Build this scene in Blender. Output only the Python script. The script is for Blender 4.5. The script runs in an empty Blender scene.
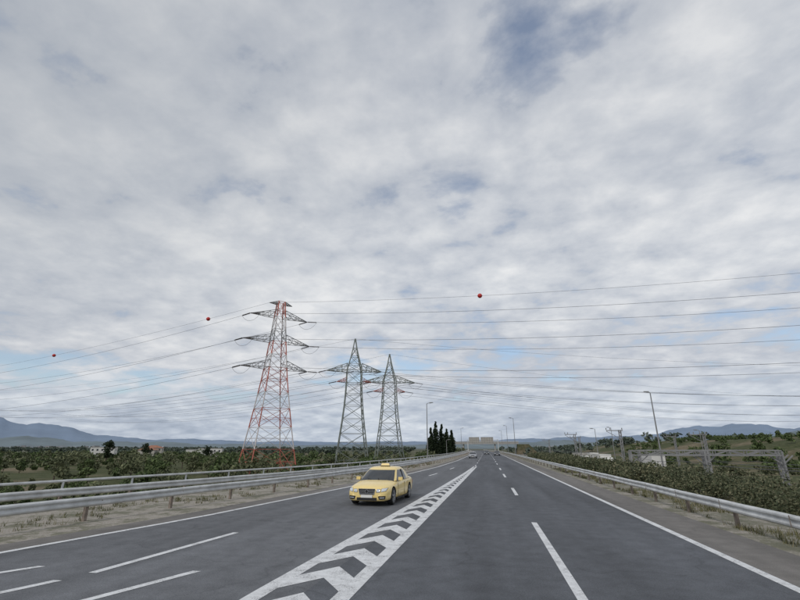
import bpy, math, random
import numpy as np
from mathutils import Vector, Matrix
from mathutils.bvhtree import BVHTree
random.seed(7); rng=np.random.default_rng(11)
sc=bpy.context.scene
sc.view_settings.view_transform='Standard'; sc.view_settings.look='None'
sc.view_settings.exposure=0; sc.view_settings.gamma=1

# ------------------------------------------------------------ materials
def new_mat(name):
    m=bpy.data.materials.new(name); m.use_nodes=True
    nt=m.node_tree; return m,nt,nt.nodes['Principled BSDF']
def N(nt,t,**kw):
    n=nt.nodes.new(t)
    for k,v in kw.items(): setattr(n,k,v)
    return n
def L(nt,a,b): nt.links.new(a,b)
def noise(nt,vec,scale,detail=4,rough=.55,dist=0):
    n=N(nt,'ShaderNodeTexNoise'); n.inputs['Scale'].default_value=scale
    n.inputs['Detail'].default_value=detail; n.inputs['Roughness'].default_value=rough
    n.inputs['Distortion'].default_value=dist
    if vec is not None: L(nt,vec,n.inputs['Vector'])
    return n.outputs['Fac']
def ramp(nt,fac,stops):
    r=N(nt,'ShaderNodeValToRGB'); L(nt,fac,r.inputs[0]); e=r.color_ramp.elements
    while len(e)<len(stops): e.new(.5)
    for el,(p,c) in zip(e,stops):
        el.position=p
        el.color=(c[0],c[1],c[2],1) if isinstance(c,(tuple,list)) else (c,c,c,1)
    return r.outputs[0]
def mixc(nt,fac,a,b,mode='MIX'):
    m=N(nt,'ShaderNodeMix',data_type='RGBA',blend_type=mode)
    for i,v in ((0,fac),(6,a),(7,b)):
        s=m.inputs[i]
        if hasattr(v,'is_output'): L(nt,v,s)
        elif isinstance(v,(int,float)): s.default_value=v if i==0 else (v,v,v,1)
        else: s.default_value=(*v,1)
    return m.outputs[2]
def math_(nt,op,a,b=0,c=0,clamp=False):
    m=N(nt,'ShaderNodeMath',operation=op); m.use_clamp=clamp
    for s,v in zip(m.inputs,(a,b,c)):
        if hasattr(v,'is_output'): L(nt,v,s)
        else: s.default_value=v
    return m.outputs[0]
def objco(nt,scale=(1,1,1)):
    t=N(nt,'ShaderNodeNewGeometry'); mp=N(nt,'ShaderNodeMapping'); mp.inputs['Scale'].default_value=scale
    L(nt,t.outputs['Position'],mp.inputs[0]); return mp.outputs[0]
def bump(nt,h,bsdf,strength=.3,dist=.01):
    b=N(nt,'ShaderNodeBump'); b.inputs['Strength'].default_value=strength; b.inputs['Distance'].default_value=dist
    L(nt,h,b.inputs['Height']); L(nt,b.outputs[0],bsdf.inputs['Normal'])

def simple(name,col,rough=.6,metal=0,var=.15,vs=3):
    m,nt,b=new_mat(name); co=objco(nt)
    n=noise(nt,co,vs,4,.6)
    lo=tuple(c*(1-var) for c in col); hi=tuple(min(1,c*(1+var)) for c in col)
    L(nt,ramp(nt,n,[(.3,lo),(.7,hi)]),b.inputs['Base Color'])
    b.inputs['Roughness'].default_value=rough; b.inputs['Metallic'].default_value=metal
    return m

def asphalt(name,base):
    m,nt,b=new_mat(name); co=objco(nt)
    fine=noise(nt,co,55,3,.7); med=noise(nt,co,2.2,5,.6); big=noise(nt,objco(nt,(1,.06,1)),.9,4,.5)
    patch=noise(nt,objco(nt,(.5,.12,1)),.5,3,.5)
    c1=ramp(nt,fine,[(.25,tuple(x*.5 for x in base)),(.75,tuple(x*1.5 for x in base))])
    c2=ramp(nt,med,[(.3,.82),(.7,1.16)]); c3=ramp(nt,big,[(.3,.76),(.72,1.22)]); c4=ramp(nt,patch,[(.4,.92),(.6,1.1)])
    c=mixc(nt,1.0,c1,c2,'MULTIPLY'); c=mixc(nt,1.0,c,c3,'MULTIPLY'); c=mixc(nt,1.0,c,c4,'MULTIPLY')
    v=N(nt,'ShaderNodeTexVoronoi',feature='DISTANCE_TO_EDGE'); v.inputs['Scale'].default_value=.16
    w=N(nt,'ShaderNodeVectorMath',operation='ADD'); L(nt,co,w.inputs[0])
    nn=N(nt,'ShaderNodeTexNoise'); nn.inputs['Scale'].default_value=1.3; L(nt,co,nn.inputs['Vector']); L(nt,nn.outputs['Color'],w.inputs[1])
    L(nt,w.outputs[0],v.inputs['Vector'])
    cr=ramp(nt,v.outputs['Distance'],[(.0,.65),(.006,1.0)])
    c=mixc(nt,.6,c,mixc(nt,1.0,c,cr,'MULTIPLY'))
    L(nt,c,b.inputs['Base Color']); b.inputs['Roughness'].default_value=.88
    b.inputs['Specular IOR Level'].default_value=.35
    bump(nt,fine,b,.35,.01)
    return m
M_ASPH=asphalt('asphalt_dark',(.094,.100,.112))
M_ASPH2=asphalt('asphalt_worn',(.122,.127,.137))
M_SHOULD=asphalt('asphalt_shoulder',(.165,.155,.145))

def paint_mat(name,base=(.74,.75,.76)):
    m,nt,b=new_mat(name); co=objco(nt)
    a=noise(nt,co,38,4,.75); c=noise(nt,co,2.6,4,.6)
    s=math_(nt,'ADD',math_(nt,'MULTIPLY',a,.6),math_(nt,'MULTIPLY',c,.4))
    f=ramp(nt,s,[(.39,0.0),(.49,1.0)])
    d=noise(nt,co,6,4,.6)
    white=ramp(nt,d,[(.3,tuple(x*.76 for x in base)),(.7,base)])
    L(nt,mixc(nt,f,(.24,.24,.245),white),b.inputs['Base Color']); b.inputs['Roughness'].default_value=.7
    return m
M_PAINT=paint_mat('road_paint')

def gravel(name,lo=.49,hi=.57):
    m,nt,b=new_mat(name); co=objco(nt)
    f=noise(nt,co,22,4,.75); g=noise(nt,co,.9,5,.65); h=noise(nt,co,5,4,.6)
    c=ramp(nt,f,[(.28,(.17,.15,.125)),(.5,(.33,.30,.26)),(.75,(.50,.47,.42))])
    gr=ramp(nt,h,[(.3,(.06,.07,.035)),(.7,(.14,.14,.08))])
    k=math_(nt,'ADD',math_(nt,'MULTIPLY',g,.65),math_(nt,'MULTIPLY',h,.35))
    L(nt,mixc(nt,ramp(nt,k,[(lo,0.0),(hi,.8)]),c,gr),b.inputs['Base Color']); b.inputs['Roughness'].default_value=.95
    bump(nt,f,b,.7,.04); return m
M_GRAV=gravel('gravel_verge',.47,.57); M_GRAV2=gravel('grass_gravel_verge',.42,.55)

def ground_mat():
    m,nt,b=new_mat('ground_scrub'); co=objco(nt)
    a=noise(nt,co,.03,5,.6); f=noise(nt,co,.6,6,.7); g=noise(nt,co,6,4,.7)
    veg=ramp(nt,f,[(.3,(.040,.050,.024)),(.5,(.072,.082,.038)),(.72,(.125,.125,.07))])
    soil=ramp(nt,f,[(.3,(.16,.12,.08)),(.7,(.27,.22,.16))])
    c=mixc(nt,ramp(nt,a,[(.50,0.0),(.60,.7)]),veg,soil)
    c=mixc(nt,1.0,c,ramp(nt,g,[(.3,.7),(.7,1.2)]),'MULTIPLY')
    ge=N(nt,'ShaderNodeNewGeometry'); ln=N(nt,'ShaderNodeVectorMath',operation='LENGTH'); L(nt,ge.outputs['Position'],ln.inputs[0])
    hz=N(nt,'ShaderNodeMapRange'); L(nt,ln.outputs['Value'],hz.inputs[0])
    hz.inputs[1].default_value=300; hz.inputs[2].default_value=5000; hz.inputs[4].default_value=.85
    c=mixc(nt,hz.outputs[0],c,(.20,.25,.31))  # aerial haze painted into the ground colour, growing with distance
    L(nt,c,b.inputs['Base Color']); b.inputs['Roughness'].default_value=1; b.inputs['Specular IOR Level'].default_value=.1
    return m
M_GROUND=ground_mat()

def leaf_mat(name,dark,mid,light,ns=.5):
    m,nt,b=new_mat(name); co=objco(nt)
    g=N(nt,'ShaderNodeNewGeometry'); n=noise(nt,co,ns,3,.6)
    s=math_(nt,'ADD',math_(nt,'MULTIPLY',g.outputs['Random Per Island'],.40),math_(nt,'MULTIPLY',n,.65))
    L(nt,ramp(nt,s,[(.28,dark),(.5,mid),(.76,light)]),b.inputs['Base Color'])
    b.inputs['Roughness'].default_value=.8; b.inputs['Specular IOR Level'].default_value=.2
    return m
M_OLIVE=leaf_mat('foliage_olive',(.065,.08,.042),(.115,.13,.07),(.19,.20,.11),.16)
M_GREEN=leaf_mat('foliage_green',(.04,.06,.025),(.075,.105,.04),(.13,.17,.07),.2)
M_SHRUB=leaf_mat('foliage_shrub',(.04,.05,.028),(.085,.10,.055),(.19,.18,.11),.8)
M_CYP=leaf_mat('foliage_cypress',(.014,.022,.012),(.026,.04,.019),(.05,.068,.034),.4)
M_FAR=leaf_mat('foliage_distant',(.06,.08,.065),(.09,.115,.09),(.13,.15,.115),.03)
M_DRY=leaf_mat('grass_dry',(.07,.08,.035),(.13,.13,.065),(.24,.21,.12),1)
M_BARK=simple('bark',(.10,.08,.06),.95,0,.3,8)
M_GALV=simple('galvanised_steel',(.52,.53,.53),.5,.2,.22,2.2)
M_POST=simple('weathered_post',(.22,.18,.15),.8,.1,.35,6)
M_STEEL=simple('steel_grey',(.24,.24,.24),.6,.2,.2,1)
M_STEELG=simple('steel_greenish',(.20,.22,.20),.65,.1,.25,1)
M_RED=simple('tower_red',(.43,.12,.085),.7,0,.3,.7)
M_WHITE=simple('tower_white',(.52,.48,.47),.7,0,.2,.7)
M_WIRE=simple('wire',(.11,.11,.12),.6,.2,.1,1)
M_INS=simple('insulator',(.08,.06,.055),.3,0,.1,1)
M_BALL=simple('marker_red',(.52,.03,.025),.5,0,.15,3)
M_BLACK=simple('black_rubber',(.018,.018,.019),.8,0,.2,9)
M_RIM=simple('alloy_rim',(.45,.46,.47),.35,.7,.1,5)
M_CONC=simple('concrete',(.36,.35,.33),.9,0,.15,1.3)
M_WALL=simple('white_render_wall',(.62,.61,.58),.9,0,.08,.5)
M_BEIGE=simple('beige_panel',(.40,.38,.34),.8,0,.08,.6)
M_TILE=simple('roof_tiles',(.30,.14,.09),.9,0,.25,1.5)
M_WIN=simple('window_dark',(.03,.035,.04),.2,0,.1,1)

def car_paint(name,col):
    m,nt,b=new_mat(name)
    n=noise(nt,objco(nt),2,4,.6)
    L(nt,ramp(nt,n,[(.3,tuple(c*.9 for c in col)),(.7,col)]),b.inputs['Base Color'])
    b.inputs['Roughness'].default_value=.35; b.inputs['Coat Weight'].default_value=.5; b.inputs['Coat Roughness'].default_value=.1
    return m
def glass_mat():
    m,nt,b=new_mat('car_glass')
    n=noise(nt,objco(nt),1.2,3,.5)
    L(nt,ramp(nt,n,[(.3,(.012,.015,.018)),(.7,(.03,.036,.04))]),b.inputs['Base Color'])
    b.inputs['Roughness'].default_value=.06; b.inputs['Specular IOR Level'].default_value=.8
    return m
M_GLASS=glass_mat()
M_LAMP=simple('headlamp_glass',(.66,.69,.72),.12,.2,.15,12)
M_CHROME=simple('chrome',(.65,.66,.67),.2,.9,.05,5)
M_PLATE=simple('number_plate',(.75,.75,.72),.5,0,.05,20)
M_TAIL=simple('tail_lamp',(.35,.02,.02),.25,0,.1,5)

# ------------------------------------------------------------ mesh builder
class MB:
    def __init__(s): s.v=[]; s.f=[]; s.m=[]
    def add(s,vs,fs,mi=0):
        o=len(s.v); s.v.extend([tuple(p) for p in vs]); 
        for f in fs: s.f.append(tuple(i+o for i in f)); s.m.append(mi)
    def box(s,c,d,mi=0,rz=0):
        cx,cy,cz=c; x,y,z=[k/2 for k in d]; ca,sa=math.cos(rz),math.sin(rz)
        vs=[(cx+px*ca-py*sa,cy+px*sa+py*ca,cz+pz) for pz in(-z,z) for px,py in((-x,-y),(x,-y),(x,y),(-x,y))]
        s.add(vs,[(3,2,1,0),(4,5,6,7),(0,1,5,4),(1,2,6,5),(2,3,7,6),(3,0,4,7)],mi)
    def bar(s,p,q,w,mi=0,w2=None,n=4):
        p=Vector(p);q=Vector(q);d=q-p
        if d.length<1e-6: return
        d.normalize(); a=d.cross(Vector((0,0,1)))
        if a.length<.05: a=Vector((1,0,0))
        a.normalize(); b=d.cross(a); w2=w if w2 is None else w2
        vs=[]
        for c,r in((p,w/2),(q,w2/2)):
            for i in range(n):
                t=2*math.pi*(i+.5)/n; vs.append(c+a*math.cos(t)*r*(1.2 if n==4 else 1)+b*math.sin(t)*r*(1.2 if n==4 else 1))
        fs=[(i,(i+1)%n,n+(i+1)%n,n+i) for i in range(n)]+[tuple(range(n))[::-1],tuple(range(n,2*n))]
        s.add(vs,fs,mi)
    def tube(s,pts,r,mi=0,n=4):
        vs=[];P=[Vector(p) for p in pts]
        for i,p in enumerate(P):
            d=(P[min(i+1,len(P)-1)]-P[max(i-1,0)]).normalized(); a=d.cross(Vector((0,0,1)))
            a=a.normalized() if a.length>.01 else Vector((1,0,0)); b=d.cross(a)
            for k in range(n):
                t=2*math.pi*k/n; vs.append(p+a*math.cos(t)*r+b*math.sin(t)*r)
        fs=[(i*n+k,i*n+(k+1)%n,(i+1)*n+(k+1)%n,(i+1)*n+k) for i in range(len(P)-1) for k in range(n)]
        s.add(vs,fs,mi)
    def cyl(s,p,q,r,mi=0,n=20,r2=None): s.bar(p,q,2*r,mi,None if r2 is None else 2*r2,n)
    def build(s,name,mats,smooth=False,parent=None,angle=None):
        me=bpy.data.meshes.new(name); me.from_pydata(s.v,[],s.f)
        for m in mats: me.materials.append(m)
        me.polygons.foreach_set('material_index',s.m)
        if smooth: me.polygons.foreach_set('use_smooth',[True]*len(s.f))
        me.update(); o=bpy.data.objects.new(name,me); sc.collection.objects.link(o)
        if smooth and angle:
            try: me.set_sharp_from_angle(angle=math.radians(angle))
            except Exception: pass
        if parent: o.parent=parent
        return o
def empty(name,loc=(0,0,0),rz=0):
    e=bpy.data.objects.new(name,None); e.location=loc; e.rotation_euler=(0,0,rz); sc.collection.objects.link(e); return e
def interp(tab):
    ys=[t[0] for t in tab]; xs=[t[1] for t in tab]
    return lambda y: float(np.interp(y,ys,xs))

# ------------------------------------------------------------ plan of the motorway (x right, y along the road)
gl=interp([(-20,-4.6),(0,-4.1),(8,-3.88),(18,-3.4),(30,-2.85),(45,-2.25),(62,-1.75)])
gr=interp([(-20,-2.6),(8,-2.45),(20,-2.25),(40,-1.9),(62,-1.55)])
le=interp([(-20,-14.5),(0,-12.7),(9.6,-11.2),(15.5,-10.06),(28.6,-8.6),(42,-7.4),(60,-6.3),(90,-5.7),(300,-5.6),(600,-5.6)])
rail=interp([(-20,-17.6),(0,-15.6),(12,-13.5),(18,-12.5),(28,-10.9),(40,-9.6),(57,-8.5),(80,-7.9),(120,-7.6),(600,-7.6)])
rail2=interp([(-20,-25),(0,-21.6),(13,-18.4),(21,-16.4),(30,-14.2),(42,-12.2),(60,-10.7),(100,-9.6),(600,-9.4)])
def bend(x,y):  # the far road swings gently left
    return (x-0.00009*max(0,y-130)**2, y)
def ss(t): t=np.clip(t,0,1); return t*t*(3-2*t)
Y1=480
def height(x,y):
    yy=np.clip(y,-20,600)
    b=-0.00009*np.maximum(0,np.minimum(y,600)-130)**2
    xl=np.interp(yy,[-20,0,13,21,30,42,60,100,600],[-25,-21.6,-18.4,-16.4,-14.2,-12.2,-10.7,-9.6,-9.4])-1.2
    xx=x-b
    z=-.04-3.8*ss((xl-xx)/9.0)-2.9*ss((xx-11.5)/7.0)
    out=ss((np.abs(xx)-22)/20)
    z=z+out*(.5*np.sin(x*.045+1.3)*np.cos(y*.037)+.3*np.sin(x*.11+y*.09))
    z=z+9.5*ss((x-55)/70)*ss((y-60)/120)
    far=ss((y-420)/300); z=z*(1-far)+far*(-1.5)
    z=z+9*ss((x-500)/900)
    return z
def h1(x,y): return float(height(np.array([x]),np.array([y]))[0])

def strip(name,fa,fb,y0,y1,z,mats,mi=0,step=2.0):
    mb=MB(); n=max(1,int(math.ceil((y1-y0)/step))); vs=[]
    for i in range(n+1):
        y=y0+(y1-y0)*i/n
        for f in(fa,fb):
            x,_=bend(f(y) if callable(f) else f,y); vs.append((x,y,z))
    mb.add(vs,[(2*i,2*i+1,2*i+3,2*i+2) for i in range(n)],mi)
    return mb.build(name,mats)
gx=np.sinh(np.linspace(-1,1,261)*7.2)/np.sinh(7.2)*9000; 
t=np.linspace(0,1,300); gy=-60+ (np.sinh(t*6.3)/np.sinh(6.3))*12000
lin=np.arange(-70,70.1,1.0); gx=np.unique(np.concatenate([gx[np.abs(gx)>70],lin]))
XX,YY=np.meshgrid(gx,gy); ZZ=height(XX,YY)
vs=np.stack([XX,YY,ZZ],-1).reshape(-1,3); nx=len(gx); ny=len(gy)
idx=np.arange(nx*ny).reshape(ny,nx)
fs=np.stack([idx[:-1,:-1],idx[:-1,1:],idx[1:,1:],idx[1:,:-1]],-1).reshape(-1,4)
def np_mesh(name,vs,fs,mats,mi=None,smooth=False):
    me=bpy.data.meshes.new(name); k=fs.shape[1]
    me.vertices.add(len(vs)); me.vertices.foreach_set('co',vs.astype(np.float32).ravel())
    me.loops.add(fs.size); me.loops.foreach_set('vertex_index',fs.astype(np.int32).ravel())
    me.polygons.add(len(fs)); me.polygons.foreach_set('loop_start',(np.arange(len(fs))*k).astype(np.int32))
    me.polygons.foreach_set('loop_total',np.full(len(fs),k,np.int32))
    for m in mats: me.materials.append(m)
    if mi is not None: me.polygons.foreach_set('material_index',mi.astype(np.int32))
    if smooth: me.polygons.foreach_set('use_smooth',np.ones(len(fs),bool))
    me.update(calc_edges=True); me.validate()
    o=bpy.data.objects.new(name,me); sc.collection.objects.link(o); return o
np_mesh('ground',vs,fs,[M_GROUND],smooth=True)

strip('gravel_verge',lambda y:rail2(y)-1.4,lambda y:le(y)-.6,-15,Y1,-.006,[M_GRAV])
strip('gravel_verge',6.4,10.2,-15,Y1,-.006,[M_GRAV2])
strip('road_shoulder',lambda y:le(y)-1.1,lambda y:le(y)-.02,-15,Y1,.000,[M_SHOULD])
strip('road_shoulder',5.2,6.75,-15,Y1,.000,[M_SHOULD])
cen=lambda y:.5*(gl(y)+gr(y))
strip('road',lambda y:le(y)-.02,cen,-15,Y1,.004,[M_ASPH2])
strip('road',cen,5.2,-15,Y1,.004,[M_ASPH])
# markings
mk=MB(); ZM=.009
def line(f,w,y0,y1,step=2.0):
    n=max(1,int(math.ceil((y1-y0)/step))); vs=[]
    for i in range(n+1):
        y=y0+(y1-y0)*i/n; x,_=bend(f(y) if callable(f) else f,y)
        vs+=[(x-w/2,y,ZM),(x+w/2,y,ZM)]
    mk.add(vs,[(2*i,2*i+1,2*i+3,2*i+2) for i in range(n)])
line(le,.2,-10,Y1); line(5.08,.2,-10,Y1)
line(lambda y:gl(y)+.02,.30,-10,62); line(gr,.30,-10,62)
y=63
while y<Y1: line(-1.65,.15,y,y+4); y+=12
for a,b in((-6,-1),(8.3,16.4),(25.2,29.6),(40,45),(53,58)): line(1.36,.17,a,b)
y=70
while y<Y1: line(1.36,.15,y,y+5); y+=13
for pts in([(-7.66,8.5),(-7.2,12.95)],[(-6.42,7.05),(-5.75,9.0)],[(-9.6,7.9),(-9.1,8.75)],[(-8.2,7.0),(-7.85,7.95)],[(-6.1,29),(-5.7,33)],[(-5.1,41),(-4.8,45)],[(-4.3,54),(-4.1,58)]):
    (xa,ya),(xb,yb)=pts
    mk.add([(xa-.09,ya,ZM),(xa+.09,ya,ZM),(xb+.09,yb,ZM),(xb-.09,yb,ZM)],[(0,1,2,3)])
y=-4
while y<56:
    th_=.85; ap=.75
    def L_(yy): return gl(yy)+.17
    def R_(yy): return gr(yy)-.15
    c=lambda yy:.5*(gl(yy)+gr(yy))
    mk.add([(L_(y),y,ZM),(c(y+ap),y+ap,ZM),(c(y+ap+th_),y+ap+th_,ZM),(L_(y+th_),y+th_,ZM)],[(0,1,2,3)])
    mk.add([(c(y+ap),y+ap,ZM),(R_(y),y,ZM),(R_(y+th_),y+th_,ZM),(c(y+ap+th_),y+ap+th_,ZM)],[(0,1,2,3)])
    y+=1.75
mk.build('road_markings',[M_PAINT])

# ------------------------------------------------------------ guardrails
prof=[(0,-.155),(.03,-.14),(.075,-.11),(.08,-.07),(.03,-.02),(.02,0),(.03,.02),(.08,.07),(.075,.11),(.03,.14),(0,.155)]
def guardrail(name,f,side,y0,y1,zc=.60,sp=3.5,top=False):
    mb=MB(); n=int((y1-y0)/1.75); vs=[]
    for i in range(n+1):
        y=y0+(y1-y0)*i/n; x,_=bend(f(y),y)
        wob=random.uniform(-.008,.008)
        for px,pz in prof: vs.append((x+side*px+wob,y,zc+pz+wob))
    k=len(prof)
    mb.add(vs,[(i*k+j,i*k+j+1,(i+1)*k+j+1,(i+1)*k+j) for i in range(n) for j in range(k-1)],0)
    y=y0+1
    while y<y1:
        x,_=bend(f(y),y); g=h1(x,y)-.3
        if y>220 : y+=sp*2; 
        mb.box((x-side*.16,y,(zc+.12+g)/2),(.09,.12,zc+.12-g),1)
        mb.box((x-side*.06,y,zc),(.11,.10,.24),0)
        mb.box((x+side*.085,y+.35,zc),(.006,.03,.28),1)
        if top: mb.box((x-side*.16,y,zc+.28),(.06,.06,.30),0)
        y+=sp
    if top:
        P=[]
        for i in range(n+1):
            y=y0+(y1-y0)*i/n; x,_=bend(f(y),y); P.append((x-side*.16,y,zc+.44))
        mb.tube(P,.055,0,6)
    return mb.build(name,[M_GALV,M_POST],smooth=True,angle=35)
guardrail('guardrail',lambda y:7.25,-1,1.6,Y1)
guardrail('guardrail',rail,1,-8,Y1)
guardrail('guardrail',rail2,1,-8,300,zc=.55,sp=3.0,top=True)

# ------------------------------------------------------------ foliage
def leaves(cent,rad,n,size):
    K=len(cent); d=rng.normal(size=(K,n,3)); d/=np.linalg.norm(d,axis=2,keepdims=True)
    r=rng.uniform(.25,1,size=(K,n,1))**.45*rng.uniform(.85,1.15,size=(K,n,1))
    p=cent[:,None,:]+d*r*rad[:,None,:]
    p=p.reshape(-1,3); m=len(p)
    a=rng.normal(size=(m,3)); a/=np.linalg.norm(a,axis=1,keepdims=True)
    b=np.cross(a,rng.normal(size=(m,3))); b/=np.linalg.norm(b,axis=1,keepdims=True)
    s=size*rng.uniform(.6,1.4,(m,1))
    a=a*s; b=b*s*.6
    return np.stack([p-a,p-b*.9,p+a,p+b],1).reshape(-1,3)
def foliage_obj(name,v,mat,trunks=None):
    f=np.arange(len(v)).reshape(-1,4); mi=np.zeros(len(f))
    mats=[mat]
    if trunks and trunks.v:
        o=len(v); tv=np.array(trunks.v); tf=np.array([q for q in trunks.f if len(q)==4])
        v=np.concatenate([v,tv]); f=np.concatenate([f,tf+o]); mi=np.concatenate([mi,np.ones(len(tf))]); mats.append(M_BARK)
    return np_mesh(name,v,f,mats,mi)
def tree_clumps(x,y,z,h,w,k):
    C=[];R=[]
    for i in range(k):
        a=random.uniform(0,6.28); rr=w*random.uniform(0,.62); zz=h*random.uniform(.30,.86)
        rr*=1.0-.45*max(0,(zz/h-.6))/.4
        s=w*random.uniform(.22,.42)
        C.append((x+math.cos(a)*rr,y+math.sin(a)*rr,z+zz)); R.append((s,s,s*random.uniform(.65,1)))
    return C,R
def grove(name,items,mat,k,n,leaf,limbs=True):
    C=[];R=[];T=MB()
    for (x,y,h,w) in items:
        z=h1(x,y)-.1; c,r=tree_clumps(x,y,z,h,w,k); C+=c;R+=r
        if limbs:
            T.bar((x,y,z),(x,y,z+h*.5),h*.07,0,h*.035,5)
            for q in c[:4]: T.bar((x,y,z+h*.3),q,h*.03,0,h*.012,4)
    return foliage_obj(name,leaves(np.array(C),np.array(R),n,leaf),mat,T)
near=[];mid=[];far=[]
for i in range(3200):
    y=random.uniform(22,330); x=-random.uniform(16,60+y*1.15)
    if x>rail2(min(y,600))-6.5: continue
    dT=min(math.hypot(x+53.8,y-108),math.hypot(x+41,y-138),math.hypot(x+37,y-164))
    if dT<6: continue
    if math.sin(x*.055+.7)+math.sin(y*.06-x*.02)>1.35: continue
    d=math.hypot(x,y); h=random.choice([1.2,1.8,2.4,3.0,3.6,4.2,5.0]); w=h*random.uniform(.5,.85)
    if d<75: near.append((x,y,min(h,3.3),w))
    elif d<170: mid.append((x,y,h,w))
    else: far.append((x,y,h*.95,w*1.3))
near=near[:75]; mid=mid[:260]; far=far[:480]
for k in (0,1):
    nm=('olive_scrub','green_scrub')[k]; m=(M_OLIVE,M_GREEN)[k]
    sel=lambda A:[q for i,q in enumerate(A) if (i%5<2)==(k==1)]
    grove(nm,sel(near),m,9,75,.15); grove(nm,sel(mid),m,8,42,.26); grove(nm,sel(far),m,5,24,.5,False)
items=[]
for i in range(620):
    y=random.uniform(340,950); x=random.uniform(-1.35*y,-25-y*.12); items.append((x,y,random.uniform(4.0,6.5),random.uniform(4,8)))
for i in range(380):
    y=random.uniform(340,900); x=random.uniform(20,1.1*y); items.append((x,y,random.uniform(4,6.5),random.uniform(4,8)))
grove('distant_trees',items,M_FAR,5,13,1.25,False)
items=[]
for i in range(420):
    y=random.uniform(95,330); x=random.uniform(48+y*.08,60+y*.95); items.append((x,y,random.uniform(1.2,3.6),random.uniform(1.5,3.4)))
grove('hillside_scrub',items,M_GREEN,6,26,.38,False)
items=[]
for i in range(230):
    y=random.uniform(28,120); x=random.uniform(18,60+y*.5)
    if 20<x<38 and 46<y: continue
    items.append((x,y,random.uniform(.9,1.9),random.uniform(1.2,2.4)))
grove('field_scrub',items,M_SHRUB,7,60,.15,False)
def pine(x,y,h,w): grove('pine_tree',[(x,y,h,w)],M_CYP,18,70,.35)
pine(-148,160,9.5,3.2); pine(-196,240,9,4); pine(-166,255,8,4); pine(185,232,9,3.2)
def cypress(x,y,h,w):
    C=[];R=[];z=h1(x,y)
    for i in range(46):
        t=random.random(); r=w*(math.sin(math.pi*min(1,t*.75+.22))**.8)*(1-t)**.35
        a=random.uniform(0,6.28); rr=r*random.uniform(.15,.6)
        C.append((x+math.cos(a)*rr,y+math.sin(a)*rr,z+.6+t*(h-1.4))); s=max(.35,r*.58); R.append((s,s,s*1.9))
    T=MB(); T.bar((x,y,z-.2),(x,y,z+h*.8),.45,0,.1,6)
    foliage_obj('cypress_tree',leaves(np.array(C),np.array(R),80,.30),M_CYP,T)
for x,y,h,w in((-22.6,190,14.5,2.3),(-20.8,192,17.6,2.9),(-18.6,196,15.8,3.0),(-16.8,199,13.4,2.9),(-15.0,203,11.5,2.7),(-24.2,196,11,2.0)): cypress(x,y,h,w)
# roadside shrubs, right
C=[];R=[]
for i in range(1750):
    y=random.uniform(8,120); x=random.uniform(9.7,15.8); g=h1(x,y); s=random.uniform(.30,.75)
    if math.sin(y*.55+x*.4)+math.sin(y*.23+2)>1.45: s*=.55
    zt=random.uniform(0,.5)+max(0,(x-11.5)*.24)
    C.append((x,y,g+s*.5+zt)); R.append((s*random.uniform(.7,1.2),s*random.uniform(.7,1.2),s*random.uniform(.8,1.15)))
C=np.array(C);R=np.array(R); d=C[:,1]
m1=d<34
v=np.concatenate([leaves(C[m1],R[m1],190,.055),leaves(C[~m1],R[~m1],80,.10)])
foliage_obj('roadside_shrubs',v,M_SHRUB)
C=[];R=[]
for i in range(420):
    y=random.uniform(10,190); x=rail2(y)-random.uniform(2.0,8.0); g=h1(x,y); s=random.uniform(.3,.75)
    C.append((x,y,g+s*.5)); R.append((s,s,s*.9))
foliage_obj('verge_shrubs',leaves(np.array(C),np.array(R),90,.09),M_SHRUB)
def weeds(name,fa,fb,y0,y1,n,hmax):
    V=[]
    ys=y0+(y1-y0)*rng.random(n)**1.6
    for y in ys:
        x=random.uniform(fa(y),fb(y)); 
        if math.sin(x*1.7+y*.5)+math.sin(y*.9-x*.6)<-.2: continue
        for k in range(9):
            bx=x+random.gauss(0,.06); by=y+random.gauss(0,.06); h=random.uniform(.25,1)*hmax; lx=random.gauss(0,.05); ly=random.gauss(0,.05)
            w=.007+ .0002*y; a=random.uniform(0,3.14); dx=math.cos(a)*w; dy=math.sin(a)*w
            V+=[(bx-dx,by-dy,-.01),(bx+dx,by+dy,-.01),(bx+lx+dx*.3,by+ly+dy*.3,h),(bx+lx-dx*.3,by+ly-dy*.3,h)]
    foliage_obj(name,np.array(V),M_DRY)
weeds('grass_tufts',lambda y:7.3,lambda y:10.2,8,60,2200,.18)
weeds('grass_tufts',lambda y:rail2(y)-1.3,lambda y:rail(y)-.1,8,80,1500,.15)

# ------------------------------------------------------------ pylons
def lattice(mb,c,levels,ang,mats,leg,br):
    ca,sa=math.cos(ang),math.sin(ang)
    def cor(z,h): return [Vector((c[0]+(a*h)*ca-(b*h)*sa,c[1]+(a*h)*sa+(b*h)*ca,z)) for a,b in((-1,-1),(1,-1),(1,1),(-1,1))]
    for i in range(len(levels)-1):
        A=cor(*levels[i]);B=cor(*levels[i+1]); mi=mats[i%len(mats)]
        for k in range(4):
            k2=(k+1)%4
            mb.bar(A[k],B[k],leg,mi); mb.bar(B[k],B[k2],br,mi)
            mb.bar(A[k],B[k2],br,mi); mb.bar(A[k2],B[k],br,mi)
            if levels[i+1][0]-levels[i][0]>4.0:
                m=(A[k]+A[k2]+B[k]+B[k2])/4; 
                mb.bar((A[k]+B[k])/2,m,br*.8,mi); mb.bar((A[k2]+B[k2])/2,m,br*.8,mi)
                mb.bar((A[k]+B[k])/2,(A[k]*.75+B[k2]*.25),br*.7,mi); mb.bar((A[k2]+B[k2])/2,(A[k2]*.75+B[k]*.25),br*.7,mi)
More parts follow.
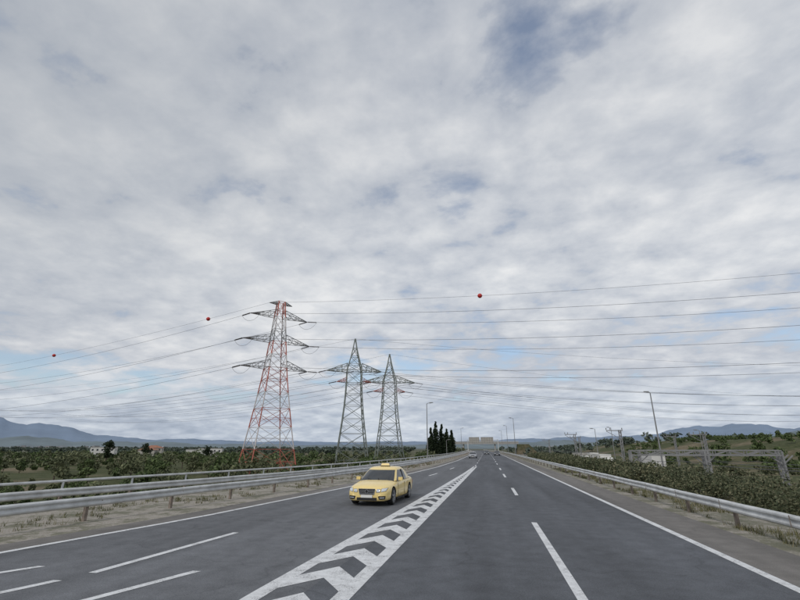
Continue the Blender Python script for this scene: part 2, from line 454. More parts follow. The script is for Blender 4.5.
def arm(mb,c,z,ang,side,hw,length,dz,mi,br=.13):
    ca,sa=math.cos(ang),math.sin(ang)
    def P(a,b,zz): return Vector((c[0]+a*ca-b*sa,c[1]+a*sa+b*ca,zz))
    tip=P(side*length,0,z); n=4
    roots=[P(side*hw,-hw,z),P(side*hw,hw,z)]; tops=[P(side*hw,-hw,z+dz),P(side*hw,hw,z+dz)]
    for r in roots+tops: mb.bar(r,tip,br*1.25,mi)
    for i in range(n):
        t=i/n
        a,b=roots[0].lerp(tip,t),roots[1].lerp(tip,t); a2,b2=tops[0].lerp(tip,t),tops[1].lerp(tip,t)
        mb.bar(a,b,br*.8,mi); mb.bar(a,a2,br*.8,mi); mb.bar(b,b2,br*.8,mi); mb.bar(a2,b2,br*.7,mi)
        mb.bar(a,roots[1].lerp(tip,(i+1)/n),br*.7,mi); mb.bar(a2,roots[0].lerp(tip,(i+1)/n),br*.7,mi); mb.bar(b2,roots[1].lerp(tip,(i+1)/n),br*.7,mi)
    return tip
def insul(mb,p,d,length,mi):
    d=Vector(d).normalized(); q=Vector(p)+d*length
    mb.bar(p,q,.10,mi,n=6)
    n=int(length/.28)
    for i in range(n):
        s=Vector(p)+d*(length*(i+.8)/(n+1)); mb.bar(s,s+d*.12,.38,mi,.18,8)
    return q
def catenary(p,q,sag,n=28):
    p=Vector(p);q=Vector(q); out=[]
    for i in range(n+1):
        t=i/n; v=p.lerp(q,t); v.z-=4*sag*t*(1-t); out.append(v)
    return out
WR=.034
T1=(-53.8,108.0); A1=math.radians(45); zb=-3.9
mb=MB()
lv=[(zb,5.8),(2.0,4.85),(7.2,4.1),(11.8,3.5),(15.8,3.0),(19.2,2.6),(22.2,2.3),(25.7,2.0),(29.3,1.7),(32.7,1.45),(36.2,1.2),(40.7,.85)]
lattice(mb,T1,lv,A1,[1,2,1,2,1,1,2,1,0,2,1],.24,.105)
tips1=[]
for z,ln in((22.2,9.0),(29.3,9.2),(36.2,8.0)):
    for s in(-1,1):
        hw=float(np.interp(z,[l[0] for l in lv],[l[1] for l in lv]))
        tips1.append(arm(mb,T1,z,A1,s,hw,ln,1.9,0,.12))
for s in(-1,1): tips1.append(arm(mb,T1,40.0,A1,s,.85,3.2,.7,0,.13))
for k in range(4):
    a=A1+math.pi/4+k*math.pi/2; mb.box((T1[0]+math.cos(a)*8.2,T1[1]+math.sin(a)*8.2,zb-.2),(1.2,1.2,1.0),3)
dR=Vector((265,-15,0)); dL=Vector((-279,78,0)); wires=MB()
for i,tp in enumerate(tips1):
    if i<6:
        a=insul(mb,tp,(dR.normalized()+Vector((0,0,-.1))),3.0,4); b=insul(mb,tp,(dL.normalized()+Vector((0,0,-.12))),3.0,4)
        mid_=(a+b)/2+Vector((0,0,-1.7)); J=[a.lerp(mid_,t)+Vector((0,0,-.5*math.sin(t*math.pi))) for t in(0,.33,.66,1)]+[mid_.lerp(b,t)+Vector((0,0,-.5*math.sin(t*math.pi))) for t in(.33,.66,1)]
        wires.tube(J,WR,0)
        wires.tube(catenary(a,tp+dR+Vector((0,0,5.5)),7.0),WR,0)
        wires.tube(catenary(b,tp+dL+Vector((0,0,-1)),6.5),WR,0)
mb.build('electricity_pylon',[M_STEEL,M_RED,M_WHITE,M_CONC,M_INS])
gwR=catenary(tips1[6],tips1[6]+dR+Vector((0,0,6)),6.0,60); gwL=catenary(tips1[6],tips1[6]+dL+Vector((0,0,-3)),5.0,60)
wires.tube(gwR,WR*.8,0); wires.tube(gwL,WR*.8,0)
wires.build('power_lines',[M_WIRE])
def grey_tower(c,H,zarm,hl,dR,dL,dzr,dzl,ang):
    mb=MB(); zb=-3.9
    lv=[(zb,5.2),(1.5,4.4),(6.5,3.75),(11,3.2),(15,2.8),(18.6,2.55),(22,2.4),(zarm,2.35),(zarm+2.2,1.85),(zarm+4.8,1.2),(zarm+7.6,.6),(H,.1)]
    lattice(mb,c,lv,ang,[0],.28,.13)
    w=MB(); tips=[]
    for s in(-1,1): tips.append(arm(mb,c,zarm,ang,s,2.3,hl,2.2,0,.17))
    for s in(-1,1): tips.append(arm(mb,c,zarm-3.5,ang,s,2.4,hl*.62,1.2,2,.10))
    tips.append(Vector((c[0],c[1],zarm)))
    for tp in tips:
        a=insul(mb,tp,(dR.normalized()+Vector((0,0,-.1))),3.2,1); b=insul(mb,tp,(dL.normalized()+Vector((0,0,-.1))),3.2,1)
        mid_=(a+b)/2+Vector((0,0,-1.9))
        w.tube([a,a.lerp(mid_,.5)+Vector((0,0,-.5)),mid_,mid_.lerp(b,.5)+Vector((0,0,-.5)),b],WR,0)
        w.tube(catenary(a,tp+dR+Vector((0,0,dzr)),6.5),WR,0); w.tube(catenary(b,tp+dL+Vector((0,0,dzl)),6.0),WR,0)
    top=Vector((c[0],c[1],H)); w.tube(catenary(top,top+dR+Vector((0,0,dzr-2)),5),WR*.8,0); w.tube(catenary(top,top+dL+Vector((0,0,dzl)),5),WR*.8,0)
    mb.build('electricity_pylon',[M_STEELG,M_INS,M_RED]); w.build('power_lines',[M_WIRE])
grey_tower((-41.0,138),36.8,26,9.0,Vector((297,98,0)),Vector((-279,88,0)),2,0,math.radians(20))
grey_tower((-35.0,165),36.8,26,10.0,Vector((306,197,0)),Vector((-270,120,0)),0,0,math.radians(20))

def ball(p):
    mb=MB(); r=.56; n=24;m=16; vs=[]
    for j in range(m+1):
        ph=math.pi*j/m
        rr=r*(1.0+(.05 if j==m//2 else 0))
        for i in range(n): t=2*math.pi*i/n; vs.append((rr*math.sin(ph)*math.cos(t),rr*math.sin(ph)*math.sin(t),r*math.cos(ph)))
    fs=[(j*n+i,j*n+(i+1)%n,(j+1)*n+(i+1)%n,(j+1)*n+i) for j in range(m) for i in range(n)]
    mb.add(vs,fs,0); mb.cyl((-.66,0,0),(-.5,0,0),.05,1,8); mb.cyl((.5,0,0),(.66,0,0),.05,1,8)
    o=mb.build('aerial_marker_ball',[M_BALL,M_STEEL],smooth=True); o.location=p
ball(gwR[12].lerp(gwR[13],.8)); ball(gwL[5].lerp(gwL[4],.2)); ball(gwL[21])

# ------------------------------------------------------------ street lamps, masts
def lamp(x,y,H,ang,reach=.7,r=.13):
    z=h1(x,y)-.1; e=empty('street_lamp',(x,y,z),ang)
    mb=MB(); mb.cyl((0,0,0),(0,0,H),r,0,10,r*.55); mb.box((0,0,.12),(.45,.45,.24),1)
    mb.build('pole',[M_STEEL,M_CONC],parent=e)
    mb=MB(); mb.tube([(0,0,H-.1),(reach*.4,0,H+.08),(reach,0,H+.14)],.055,0,6)
    mb.bar((reach-.1,0,H+.14),(reach+.75,0,H+.2),.28,0,.16,8)
    mb.build('lamp_arm',[M_STEEL],parent=e)
lamp(29,86,14.8,math.pi,.3,.15); lamp(-12.6,99.5,12.2,0)
lamp(9.3,159,12,math.pi); lamp(9.3,215,12,math.pi); lamp(-12.5,235,12,0); lamp(8.8,275,12,math.pi); lamp(-14.5,170,6.5,0)
lamp(44,175,12,math.pi); lamp(33,150,11,math.pi); lamp(58,140,10,math.pi)
def mast(x,y,top,arm_l,s=-1):
    z=h1(x,y)-.2; e=empty('catenary_mast',(x,y,z)); H=top-z; mb=MB()
    for a,b in((-.16,-.16),(.16,-.16),(.16,.16),(-.16,.16)): mb.bar((a,b,0),(a,b,H),.11,0)
    k=0
    while k*.6<H-.6:
        for (a,b),(c,d) in(((-.16,-.16),(.16,-.16)),((.16,.16),(-.16,.16))): mb.bar((a,b,k*.6),(c,d,k*.6+.6),.05,0)
        k+=1
    mb.build('mast',[M_STEEL],parent=e); mb=MB()
    mb.bar((-.5*s,0,H-.1),(s*arm_l,0,H-.1),.16,0); mb.bar((0,0,H-1.5),(s*arm_l,0,H-.2),.09,0); mb.bar((0,0,H-1.5),(s*arm_l*.8,0,H-1.4),.07,0)
    for q in(-.4*s,s*arm_l*.7,s*arm_l): mb.bar((q,0,H),(q,0,H+.35),.14,0)
    mb.build('bracket',[M_STEEL],parent=e)
mast(23,86,5.3,2.2); mast(19,106,5.2,2.0); mast(37,88,4.6,2.2); mast(24,128,5,2.2); mast(21,165,5,2.2); mast(44,120,5,2.2)
def gantry(y,x0,x1,ztop):
    e=empty('railway_gantry',(0,y,0)); mb=MB()
    n=9
    for i in range(n+1):
        x=x0+(x1-x0)*i/n
        for a in(-.35,.35): mb.bar((x,a,ztop-.3),(x,a,ztop+.3),.09,0)
        mb.bar((x,-.35,ztop+.3),(x,.35,ztop+.3),.09,0)
        if i<n:
            x2=x0+(x1-x0)*(i+1)/n
            for a in(-.35,.35):
                mb.bar((x,a,ztop-.3 if i%2 else ztop+.3),(x2,a,ztop+.3 if i%2 else ztop-.3),.09,0)
                mb.bar((x,a,ztop+.3),(x2,a,ztop+.3),.15,0); mb.bar((x,a,ztop-.3),(x2,a,ztop-.3),.15,0)
    mb.build('beam',[M_STEEL],parent=e); mb=MB()
    for x in(x0,x0+(x1-x0)*.5,x1):
        g=h1(x,y)-.2
        for a in(-.35,.35): mb.bar((x,a,g),(x,a,ztop+.2),.24,0)
        k=g
        while k<ztop-1: mb.bar((x,-.35,k),(x,.35,k+1),.09,0); k+=1
        mb.bar((x,0,ztop-1.4),(x+1.3,0,ztop-.3),.14,0); mb.bar((x,0,ztop-1.4),(x-1.3,0,ztop-.3),.14,0)
    mb.build('legs',[M_STEEL],parent=e)
gantry(66,18.5,36,1.7); gantry(74,22,40,1.7)
mb=MB()
for x in(24,28,33):
    P=[(x,y,.7 if y==66 else 1.4) for y in(20,66,86,128,175,260)]
    for i in range(len(P)-1): mb.tube(catenary(P[i],P[i+1],.5,8),.025,0)
mb.build('overhead_line',[M_WIRE])
mb=MB(); vs=[];ys=np.arange(40,420,4)
for y in ys:
    for x in(22,35): vs.append((x,float(y),h1(28.5,y)+.35))
mb.add(vs,[(2*i,2*i+1,2*i+3,2*i+2) for i in range(len(ys)-1)],0); mb.build('service_road',[M_SHOULD])

# ------------------------------------------------------------ vehicles
def wheel(mb,x,y,r,w,side):
    n=32; prof=[(-.5,.80),(-.5,.93),(-.40,1.0),(.40,1.0),(.5,.95),(.52,.80),(.50,.72)]
    vs=[(x+side*w*a,y+math.cos(2*math.pi*i/n)*r*b,r+math.sin(2*math.pi*i/n)*r*b) for a,b in prof for i in range(n)]
    mb.add(vs,[(j*n+i,j*n+(i+1)%n,(j+1)*n+(i+1)%n,(j+1)*n+i) for j in range(len(prof)-1) for i in range(n)],0)
    rim=[(.50,.73),(.49,.68),(.30,.66)]
    vs=[(x+side*w*a,y+math.cos(2*math.pi*i/n)*r*b,r+math.sin(2*math.pi*i/n)*r*b) for a,b in rim for i in range(n)]
    mb.add(vs,[(j*n+i,j*n+(i+1)%n,(j+1)*n+(i+1)%n,(j+1)*n+i) for j in range(2) for i in range(n)],1)
    mb.cyl((x+side*w*.1,y,r),(x+side*w*.25,y,r),r*.68,0,24)
    for k in range(5):
        for da in(-.11,.11):
            a=k*2*math.pi/5+.3
            mb.bar((x+side*w*.44,y+math.cos(a+da*.5)*r*.1,r+math.sin(a+da*.5)*r*.1),(x+side*w*.44,y+math.cos(a+da)*r*.69,r+math.sin(a+da)*r*.69),r*.12,1)
    mb.cyl((x+side*w*.35,y,r),(x+side*w*.47,y,r),r*.17,1,14)
def sedan(name,col,loc,rz,taxi=False):
    e=empty(name,loc,rz); P=car_paint(name+'_paint',col)
    st=[(-2.43,.50,.30,.50,.60),(-2.42,.66,.24,.56,.66),(-2.36,.78,.20,.60,.715),(-2.22,.855,.185,.65,.775),(-1.95,.90,.18,.705,.835),(-1.6,.918,.18,.75,.885),(-1.25,.925,.18,.785,.925),(-.95,.928,.18,.815,.955),
        (-.5,.93,.18,.84,.95),(.1,.93,.18,.86,.95),(.7,.93,.18,.88,.95),(1.25,.928,.18,.895,.96),(1.6,.92,.18,.90,.985),(1.95,.895,.2,.89,.985),(2.22,.86,.23,.86,.965),(2.37,.80,.28,.82,.93),(2.43,.70,.36,.76,.86)]
    def half(w,zb,zs,zh):
        d=zs-zb
        return [(0,zb),(.5*w,zb),(.82*w,zb+.01),(.95*w,zb+.06),(.985*w,zb+d*.25),(1.0*w,zb+d*.5),(1.0*w,zb+d*.72),(.985*w,zs-.06),(.955*w,zs),(.89*w,zs+(zh-zs)*.40),(.76*w,zs+(zh-zs)*.74),(.5*w,zs+(zh-zs)*.93),(.25*w,zh-.004),(0,zh)]
    vs=[]
    for y,w,zb,zs,zh in st:
        h=half(w,zb,zs,zh); ring=h+[(-x,z) for x,z in h[-2:0:-1]]
        vs+=[(x,y,z) for x,z in ring]
    k=len(ring); n=len(st)
    fs=[(i*k+j,(i+1)*k+j,(i+1)*k+(j+1)%k,i*k+(j+1)%k) for i in range(n-1) for j in range(k)]
    fs+=[tuple(range(k)),tuple((n-1)*k+j for j in range(k))[::-1]]
    bvh=BVHTree.FromPolygons([Vector(v) for v in vs],fs)
    mb=MB(); mb.add(vs,fs,0); body=mb.build('body',[P,M_BLACK],smooth=True,angle=50)
    cuts=[]
    for y in(-1.5,1.38):
        c=MB(); c.cyl((-1.2,y,.34),(1.2,y,.34),.385,1,40); o=c.build('cut',[P,M_BLACK]); cuts.append(o)
        md=body.modifiers.new('b','BOOLEAN'); md.object=o; md.solver='EXACT'
    dg=bpy.context.evaluated_depsgraph_get(); dg.update()
    me=bpy.data.meshes.new_from_object(body.evaluated_get(dg)); body.modifiers.clear(); body.data=me
    for o in cuts: bpy.data.objects.remove(o)
    body.parent=e
    mb=MB(); mb.box((0,0,.42),(1.5,4.0,.30),0); mb.build('underbody',[M_BLACK],parent=e)
    def ring(z,x,yf,yr,bf,br):
        pts=[]
        for u in(-1,-.6,-.2,.2,.6,1): pts.append((u*x*.90,yf-bf*(1-u*u),z))
        for v in(.07,.3,.5,.7,.90): pts.append((x*(.97+.03*math.sin(math.pi*v)),yf+(yr-yf)*v,z))
        for u in(1,.5,0,-.5,-1): pts.append((u*x*.80,yr+br*(1-u*u),z))
        for v in(.90,.7,.5,.3,.07): pts.append((-x*(.97+.03*math.sin(math.pi*v)),yf+(yr-yf)*v,z))
        return pts
    R=[ring(.90,.87,-1.02,1.80,.16,.10),ring(1.03,.83,-.80,1.66,.15,.10),ring(1.20,.76,-.50,1.42,.13,.10),ring(1.33,.70,-.24,1.16,.11,.09),ring(1.40,.655,-.06,.95,.09,.07),ring(1.44,.59,.05,.82,.07,.06),ring(1.458,.45,.16,.72,.05,.04),ring(1.466,.22,.3,.6,.02,.02)]
    k=len(R[0]); vs=[p for r in R for p in r]; mb=MB(); mb.add(vs,[],0)
    for i in range(len(R)-1):
        for j in range(k):
            j2=(j+1)%k
            glass = i<3 and j not in (5,9,10,15,16,20)
            mb.f.append((i*k+j,i*k+j2,(i+1)*k+j2,(i+1)*k+j)); mb.m.append(1 if glass else 0)
    mb.f.append(tuple((len(R)-1)*k+j for j in range(k))); mb.m.append(0)
    mb.build('cabin',[P,M_GLASS],smooth=True,parent=e,angle=60)
    mb=MB()
    for f in(-1,1):
        mb.bar((f*.873,.36,.90),(f*.703,.42,1.34),.055,1)
        mb.box((f*1.0,-.66,.985),(.19,.11,.13),0); mb.box((f*.93,-.64,.94),(.10,.05,.05),1); mb.box((f*1.0,-.60,.985),(.16,.015,.10),1)
        for yy in(-.82,.34,1.02): mb.bar((f*.929,yy,.30),(f*.929,yy,.82),.012,1)
        for yy in(.16,.88): mb.box((f*.935,yy,.75),(.02,.19,.025),0)
        mb.box((f*.925,-.05,.215),(.03,2.0,.06),1)
        mb.bar((f*.90,-.9,.905),(f*.895,1.5,.915),.02,2)
    mb.build('trim_and_mirrors',[P,M_BLACK,M_CHROME],parent=e)
    mb=MB()
    def patch(q,mi,off=.010,nu=8,nv=4):   # panel laid on the nose of the body
        P4=[Vector((a,0,b)) for a,b in q]; vs=[]
        for i in range(nv+1):
            for j in range(nu+1):
                p=P4[0].lerp(P4[1],j/nu).lerp(P4[3].lerp(P4[2],j/nu),i/nv)
                hit=bvh.ray_cast(Vector((p.x,-4,p.z)),Vector((0,1,0)))
                yy=hit[0].y if hit[0] is not None else -2.2
                nrm=hit[1] if hit[0] is not None else Vector((0,-1,0))
                if nrm.y>0: nrm=-nrm
                vs.append(Vector((p.x,yy,p.z))+nrm*off)
        mb.add(vs,[(i*(nu+1)+j,i*(nu+1)+j+1,(i+1)*(nu+1)+j+1,(i+1)*(nu+1)+j) for i in range(nv) for j in range(nu)],mi)
    for f in(-1,1):
        patch([(f*.40,.535),(f*.575,.54),(f*.585,.665),(f*.43,.665)],3,.008); patch([(f*.605,.55),(f*.80,.59),(f*.835,.70),(f*.625,.685)],3,.008)
        patch([(f*.415,.548),(f*.562,.552),(f*.572,.653),(f*.44,.653)],0,.014); patch([(f*.618,.562),(f*.79,.60),(f*.822,.69),(f*.635,.675)],0,.014)
        patch([(f*.52,.27),(f*.77,.28),(f*.79,.41),(f*.50,.40)],3,.008)
        patch([(f*.56,.325),(f*.74,.33),(f*.74,.355),(f*.56,.35)],0,.016)
        mb.box((f*.66,2.425,.68),(.32,.06,.17),5)
    mb.add([(-.31,-2.448,.46),(.31,-2.448,.46),(.37,-2.435,.67),(-.37,-2.435,.67)],[(0,1,2,3)],3)
    for z in(.505,.56,.615): mb.box((0,-2.452,z),(.64,.012,.014),2)
    for a,b in(((-.31,.46),(.31,.46)),((.31,.46),(.37,.675)),((.37,.675),(-.37,.675)),((-.37,.675),(-.31,.46))): mb.bar((a[0],-2.45,a[1]),(b[0],-2.445,b[1]),.022,2)
    mb.cyl((0,-2.47,.575),(0,-2.45,.575),.075,2,20); mb.cyl((0,-2.474,.575),(0,-2.469,.575),.06,3,20)
    mb.box((0,-2.445,.285),(.86,.03,.11),3); mb.box((0,-2.462,.39),(.50,.02,.105),4); mb.box((0,2.44,.6),(.5,.03,.11),4)
    for f in(0,1): mb.bar((.05+f*.38-.3,-1.13,.965),(-.45+f*.5,-1.02,1.0),.018,3)
    mb.build('front_details',[M_LAMP,P,M_CHROME,M_BLACK,M_PLATE,M_TAIL],parent=e)
    mb=MB()
    for y in(-1.5,1.38):
        for f in(-1,1): wheel(mb,f*.81,y,.33,.225,f)
    mb.build('wheels',[M_BLACK,M_RIM],smooth=True,parent=e,angle=40)
    if taxi:
        mb=MB(); mb.box((0,.30,1.485),(.46,.16,.03),1); 
        mb.add([(-.21,.23,1.50),(.21,.23,1.50),(.21,.37,1.50),(-.21,.37,1.50),(-.17,.26,1.60),(.17,.26,1.60),(.17,.34,1.60),(-.17,.34,1.60)],[(0,1,5,4),(1,2,6,5),(2,3,7,6),(3,0,4,7),(4,5,6,7)],0)
        mb.build('taxi_roof_sign',[P,M_BLACK],parent=e)
    return e
sedan('taxi_car',(.90,.69,.27),(-4.87,21.8,.006),math.radians(-4),True)
sedan('car',(.30,.31,.33),(-3.4,113,.006),0); sedan('car',(.03,.035,.04),(-.2,175,.006),0); sedan('car',(.02,.02,.03),(3.0,150,.006),0)
def truck(x,y,z,rz,wc):
    e=empty('box_truck',(x,y,z),rz); mb=MB()
    mb.box((0,1.2,2.3),(2.45,6.4,2.5),0); mb.box((0,1.2,2.3),(2.47,6.42,.06),2)
    mb.build('cargo_box',[wc,wc,M_GALV],parent=e); mb=MB()
    mb.add([(-1.1,-4.1,.6),(1.1,-4.1,.6),(1.1,-2.2,.6),(-1.1,-2.2,.6),(-1.1,-4.1,1.5),(1.1,-4.1,1.5),(1.1,-2.2,2.9),(-1.1,-2.2,2.9),(-1.05,-3.75,2.6),(1.05,-3.75,2.6),(1.05,-3.3,2.9),(-1.05,-3.3,2.9)],
           [(0,1,5,4),(4,5,9,8),(8,9,10,11),(11,10,6,7),(1,2,6,10,9,5),(0,4,8,11,7,3),(2,3,7,6)],0)
    mb.add([(-.95,-4.03,1.6),(.95,-4.03,1.6),(.92,-3.79,2.45),(-.92,-3.79,2.45)],[(0,1,2,3)],1)
    mb.box((0,-4.13,.8),(2.1,.06,.3),2); mb.box((0,-.2,.75),(1.0,7.8,.25),2)
    mb.build('cab',[M_WALL,M_GLASS,M_BLACK],parent=e); mb=MB()
    for y in(-3.2,2.4,3.5):
        for f in(-1,1): wheel(mb,f*1.0,y,.5,.3,f)
    mb.build('wheels',[M_BLACK,M_RIM],parent=e)
truck(25.5,112,h1(28.5,112)+.36,.1,M_WALL); truck(25,134,h1(28.5,134)+.36,.05,M_BEIGE); truck(33,104,h1(28.5,104)+.36,math.pi,M_WALL); truck(31,150,h1(28.5,150)+.36,math.pi,M_WALL)
sedan('car',(.5,.5,.5),(31,92,h1(28.5,92)+.36),0); sedan('car',(.35,.06,.05),(26,94,h1(28.5,94)+.36),0); sedan('car',(.6,.6,.6),(32.5,80,h1(28.5,80)+.36),math.pi)

def sign_gantry(y):
    bx,_=bend(0,y); e=empty('overhead_sign_gantry',(bx,y,0)); mb=MB()
    for x in(-9.2,9.2):
        mb.box((x,0,3.6),(.4,.4,7.4),0)
    for z in(6.3,7.2):
        for a in(-.3,.3): mb.bar((-9.2,a,z),(9.2,a,z),.16,0)
    for i in range(14):
        x=-9.2+i*1.31; mb.bar((x,-.3,6.3 if i%2 else 7.2),(x+1.31,-.3,7.2 if i%2 else 6.3),.09,0)
    mb.build('frame',[M_GALV],parent=e); mb=MB()
    for x,w in((-5.2,6.4),(2.6,7.6)):
        mb.box((x,-.5,7.0),(w,.08,3.4),0)
        for k in range(5): mb.box((x-w/2+w*(k+.5)/5,-.58,7.0),(.14,.06,3.4),1)
        for z in(5.8,7.0,8.2): mb.box((x,-.63,z),(w,.04,.18),1)
    mb.build('sign_panels',[M_BEIGE,M_STEEL],parent=e)
sign_gantry(290)
e=empty('overpass_bridge',(bend(0,395)[0],395,0)); mb=MB()
mb.box((0,0,5.9),(64,9,1.1),0); mb.box((0,-4.6,6.9),(64,.25,.9),0); mb.box((0,4.6,6.9),(64,.25,.9),0)
for i in range(22): mb.box((-31+i*2.95,-4.62,7.65),(.08,.08,.6),1)
mb.box((0,-4.62,7.98),(64,.08,.08),1)
mb.build('deck',[M_CONC,M_GALV],parent=e); mb=MB()
for x in(-13,13):
    for yy in(-2.8,2.8): mb.cyl((x,yy,-1),(x,yy,5.34),.55,0,16)
for s in(-1,1): mb.add([(s*30,-5,-3),(s*48,-5,-3),(s*48,5,-3),(s*30,5,-3),(s*31,-4.7,5.3),(s*40,-4.7,5.3),(s*40,4.7,5.3),(s*31,4.7,5.3)],[(0,1,5,4),(1,2,6,5),(2,3,7,6),(3,0,4,7),(4,5,6,7)],1)
mb.build('piers_and_abutments',[M_CONC,M_GROUND],parent=e)
def house(name,x,y,w,d,h,rz,roof='flat',wall=None):
    z=h1(x,y)-.3; e=empty(name,(x,y,z),rz); mb=MB(); mb.box((0,0,h/2),(w,d,h),0); mb.build('walls',[wall or M_WALL],parent=e)
    mb=MB()
    if roof=='flat': mb.box((0,0,h+.15),(w+.4,d+.4,.3),0); m=M_CONC
    else:
        a=.4; mb.add([(-w/2-a,-d/2-a,h+.02),(w/2+a,-d/2-a,h+.02),(w/2+a,d/2+a,h+.02),(-w/2-a,d/2+a,h+.02),(-w/2+d/2,0,h+d*.22),(w/2-d/2,0,h+d*.22)],[(0,1,5,4),(2,3,4,5),(1,2,5),(3,0,4),(3,2,1,0)],0); m=M_TILE
    mb.build('roof',[m],parent=e); mb=MB()
    nf=max(1,int(h/3)); nw=max(2,int(w/3.2))
    for k in range(nf):
        for i in range(nw):
            for s in(-1,1): mb.box((-w/2+w*(i+.5)/nw,s*d/2,1.7+k*3),(1.2,.12,1.3),0)
        for s in(-1,1): mb.box((s*w/2,0,1.7+k*3),(.12,1.3,1.3),0)
    mb.box((w*.12,-d/2-.02,1.1),(1.0,.12,2.2),0)
    mb.build('windows_and_door',[M_WIN],parent=e)
for a in(('white_house',-290,310,16,9,6.6,.5),('white_house',-212,330,17,9,6.4,.4),('white_house',-178,262,11,8,5.4,.4)): house(*a)
house('tiled_house',-255,320,13,9,6,.5,'hip',M_BEIGE); house('tiled_house',-235,290,11,8,5,.3,'hip',M_BEIGE)
house('tiled_house',176,214,12,9,5,-.5,'hip',M_BEIGE)
mb=MB()
for i in range(260):
    y=random.uniform(1100,3200); x=random.uniform(-1.25*y,-.75*y); s=random.uniform(8,16); hh=random.uniform(4,10)
    mb.box((x,y,hh/2-2),(s,s*.8,hh+3),random.choice([0,0,0,1]),random.uniform(0,1.5))
for i in range(90):
    y=random.uniform(900,2600); x=random.uniform(.1*y,.95*y); s=random.uniform(8,16); hh=random.uniform(4,8)
    mb.box((x,y,hh/2-2),(s,s*.8,hh+3+9*float(ss((x-500)/900))),random.choice([0,0,1]),random.uniform(0,1.5))
M_TOWN=simple('distant_town_wall',(.34,.37,.40),.9,0,.2,.01); M_TOWNR=simple('distant_town_roof',(.25,.24,.25),.9,0,.2,.01)  # town walls and roofs carry distance haze in their base colour
mb.build('distant_town',[M_TOWN,M_TOWNR])
def hills(name,R_,pts,mat,seed,rough=.12):
    r=random.Random(seed); ph=[r.uniform(0,6.28) for _ in range(8)]
    b0,b1=pts[0][0],pts[-1][0]; n=360; rows=6; vs=[]
    for i in range(n+1):
        b=b0+(b1-b0)*i/n; h=float(np.interp(b,[p[0] for p in pts],[p[1] for p in pts]))
        f=1+rough*sum(math.sin(b*(1.1*2**k*.5)+ph[k])/(1.7**k) for k in range(6))
        a=math.radians(b)
        for j in range(rows+1):
            t=j/rows; RR=R_+(t-1)*R_*.25*(1+.15*math.sin(b*1.3+j)); z=-20+(h*max(.1,f)+20)*(t**1.3)*(1+.06*math.sin(b*3+j*1.7)*(1-t))
            vs.append((RR*math.sin(a),RR*math.cos(a),z))
    k=rows+1; fs=[(i*k+j,(i+1)*k+j,(i+1)*k+j+1,i*k+j+1) for i in range(n) for j in range(rows)]
    mb=MB(); mb.add(vs,fs,0); mb.build(name,[mat],smooth=True)
M_H1=simple('hill_hazy_blue',(.18,.24,.33),1,0,.10,.002); M_H2=simple('hill_green_haze',(.14,.18,.20),1,0,.2,.004)  # blue-grey air haze is painted into both hill colours
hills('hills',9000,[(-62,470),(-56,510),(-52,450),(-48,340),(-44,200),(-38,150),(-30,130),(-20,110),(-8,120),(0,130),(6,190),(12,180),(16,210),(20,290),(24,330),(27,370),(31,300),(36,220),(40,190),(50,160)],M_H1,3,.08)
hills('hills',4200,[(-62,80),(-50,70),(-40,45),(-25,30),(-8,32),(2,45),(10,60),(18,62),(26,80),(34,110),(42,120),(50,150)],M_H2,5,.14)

# ------------------------------------------------------------ sky + sun
SUN_EL=math.radians(42); SUN_AZ=math.radians(205)  # compass from +y clockwise
w=bpy.data.worlds.new('World'); sc.world=w; w.use_nodes=True; nt=w.node_tree; nt.nodes.clear()
out=N(nt,'ShaderNodeOutputWorld'); sky=N(nt,'ShaderNodeTexSky',sky_type='NISHITA'); sky.sun_disc=False
sky.sun_elevation=SUN_EL; sky.sun_rotation=SUN_AZ; sky.dust_density=1.0
bg1=N(nt,'ShaderNodeBackground'); bg1.inputs[1].default_value=.14; L(nt,sky.outputs[0],bg1.inputs[0])
tc=N(nt,'ShaderNodeTexCoord'); sp=N(nt,'ShaderNodeSeparateXYZ'); L(nt,tc.outputs['Generated'],sp.inputs[0])
zc=math_(nt,'ADD',math_(nt,'MAXIMUM',sp.outputs[2],0.0),.20)
cx=math_(nt,'DIVIDE',sp.outputs[0],zc); cy=math_(nt,'DIVIDE',sp.outputs[1],zc)
cb=N(nt,'ShaderNodeCombineXYZ'); L(nt,cx,cb.inputs[0]); L(nt,cy,cb.inputs[1]); P=cb.outputs[0]
def mp(scale,loc,rot=0):
    m=N(nt,'ShaderNodeMapping'); m.inputs['Scale'].default_value=scale; m.inputs['Location'].default_value=loc; m.inputs['Rotation'].default_value=(0,0,rot)
    L(nt,P,m.inputs[0]); return m.outputs[0]
big=noise(nt,mp((1,1,1),(8.4,5.2,0)),.75,3,.5,.2)
puff=noise(nt,mp((1,1.15,1),(7.3,2.2,0),.5),3.2,6,.55,.2)
cell=noise(nt,mp((1,1,1),(1.3,9.2,2)),7.5,5,.56,.1)
dens=math_(nt,'ADD',math_(nt,'ADD',math_(nt,'MULTIPLY',big,.34),math_(nt,'MULTIPLY',puff,.46)),math_(nt,'MULTIPLY',cell,.20))
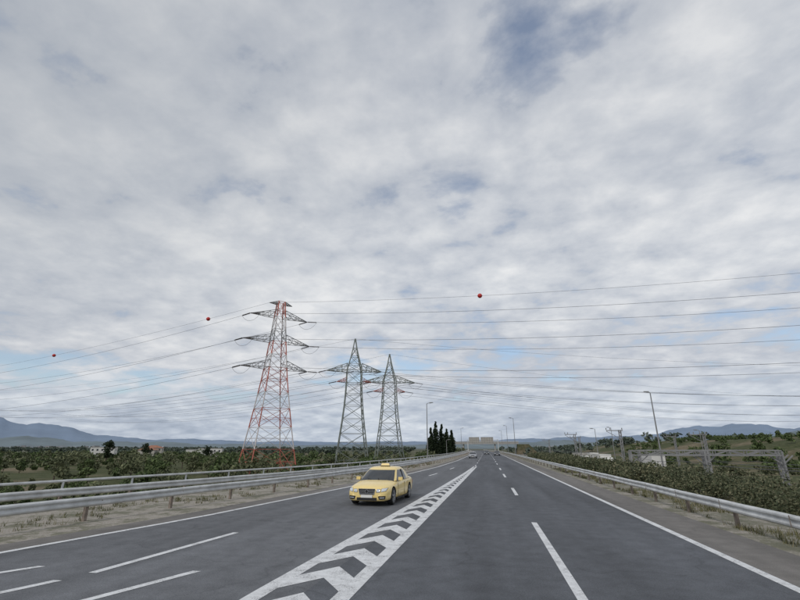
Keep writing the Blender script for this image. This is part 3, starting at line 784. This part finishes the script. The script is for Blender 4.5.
# thinner / thicker places in the cloud deck, by world direction
def lobe(d0,scale,amt):
    s=N(nt,'ShaderNodeVectorMath',operation='SUBTRACT'); L(nt,tc.outputs['Generated'],s.inputs[0]); s.inputs[1].default_value=d0
    m=N(nt,'ShaderNodeVectorMath',operation='MULTIPLY'); L(nt,s.outputs[0],m.inputs[0]); m.inputs[1].default_value=scale
    l=N(nt,'ShaderNodeVectorMath',operation='LENGTH'); L(nt,m.outputs[0],l.inputs[0])
    r=N(nt,'ShaderNodeMapRange'); r.interpolation_type='SMOOTHSTEP'; L(nt,l.outputs['Value'],r.inputs[0])
    r.inputs[1].default_value=0; r.inputs[2].default_value=1; r.inputs[3].default_value=amt; r.inputs[4].default_value=0
    return r.outputs[0]
for g in (lobe((.16,.65,.74),(4.5,6,6),.085),lobe((-.70,.70,.125),(2.2,2.2,13),.15),lobe((-.24,.95,.17),(3.5,3.5,14),.12),lobe((-.03,.86,.50),(8,8,8),.05),lobe((-.46,.75,.48),(9,9,9),.06),lobe((.45,.86,.22),(4,4,12),.04)):
    dens=math_(nt,'SUBTRACT',dens,g)
hor=N(nt,'ShaderNodeMapRange'); L(nt,sp.outputs[2],hor.inputs[0]); hor.inputs[1].default_value=.03; hor.inputs[2].default_value=.10; hor.inputs[3].default_value=.2; hor.inputs[4].default_value=0
dens=math_(nt,'ADD',dens,hor.outputs[0])
cover=ramp(nt,dens,[(.345,0.30),(.45,1.0)])
sh=math_(nt,'ADD',math_(nt,'ADD',math_(nt,'MULTIPLY',puff,.42),math_(nt,'MULTIPLY',cell,.26)),math_(nt,'MULTIPLY',big,.32))
ccol=ramp(nt,sh,[(.36,(.41,.45,.52)),(.45,(.51,.545,.61)),(.53,(.635,.66,.705)),(.62,(.79,.80,.82))])
lowb=ramp(nt,sp.outputs[2],[(.02,(.88,.93,.98)),(.10,(.90,.94,.98)),(.16,(1.0,1.0,1.0)),(.32,(1.05,1.05,1.04)),(.75,(.88,.885,.89))])
ccol=mixc(nt,1.0,ccol,lowb,'MULTIPLY')
dk=lobe((-.85,.30,.55),(.95,.95,1.3),.55)
ccol=mixc(nt,dk,ccol,(.36,.39,.43))
bg2=N(nt,'ShaderNodeBackground'); L(nt,ccol,bg2.inputs[0]); bg2.inputs[1].default_value=1.0
mx=N(nt,'ShaderNodeMixShader'); L(nt,cover,mx.inputs[0]); L(nt,bg1.outputs[0],mx.inputs[1]); L(nt,bg2.outputs[0],mx.inputs[2]); L(nt,mx.outputs[0],out.inputs[0])
ld=bpy.data.lights.new('sun','SUN'); ld.energy=1.4; ld.angle=math.radians(12); ld.color=(1,.96,.9)
lo=bpy.data.objects.new('sun',ld); sc.collection.objects.link(lo)
sd=Vector((math.sin(SUN_AZ)*math.cos(SUN_EL),math.cos(SUN_AZ)*math.cos(SUN_EL),math.sin(SUN_EL)))
lo.rotation_euler=sd.to_track_quat('Z','Y').to_euler()
cam=bpy.data.cameras.new('camera'); co=bpy.data.objects.new('camera',cam); sc.collection.objects.link(co)
cam.sensor_width=36; cam.lens=19.8; cam.clip_end=30000; cam.clip_start=.1
co.location=(0,0,2.3); co.rotation_euler=(math.radians(108.59),0,math.radians(10.61)); sc.camera=co
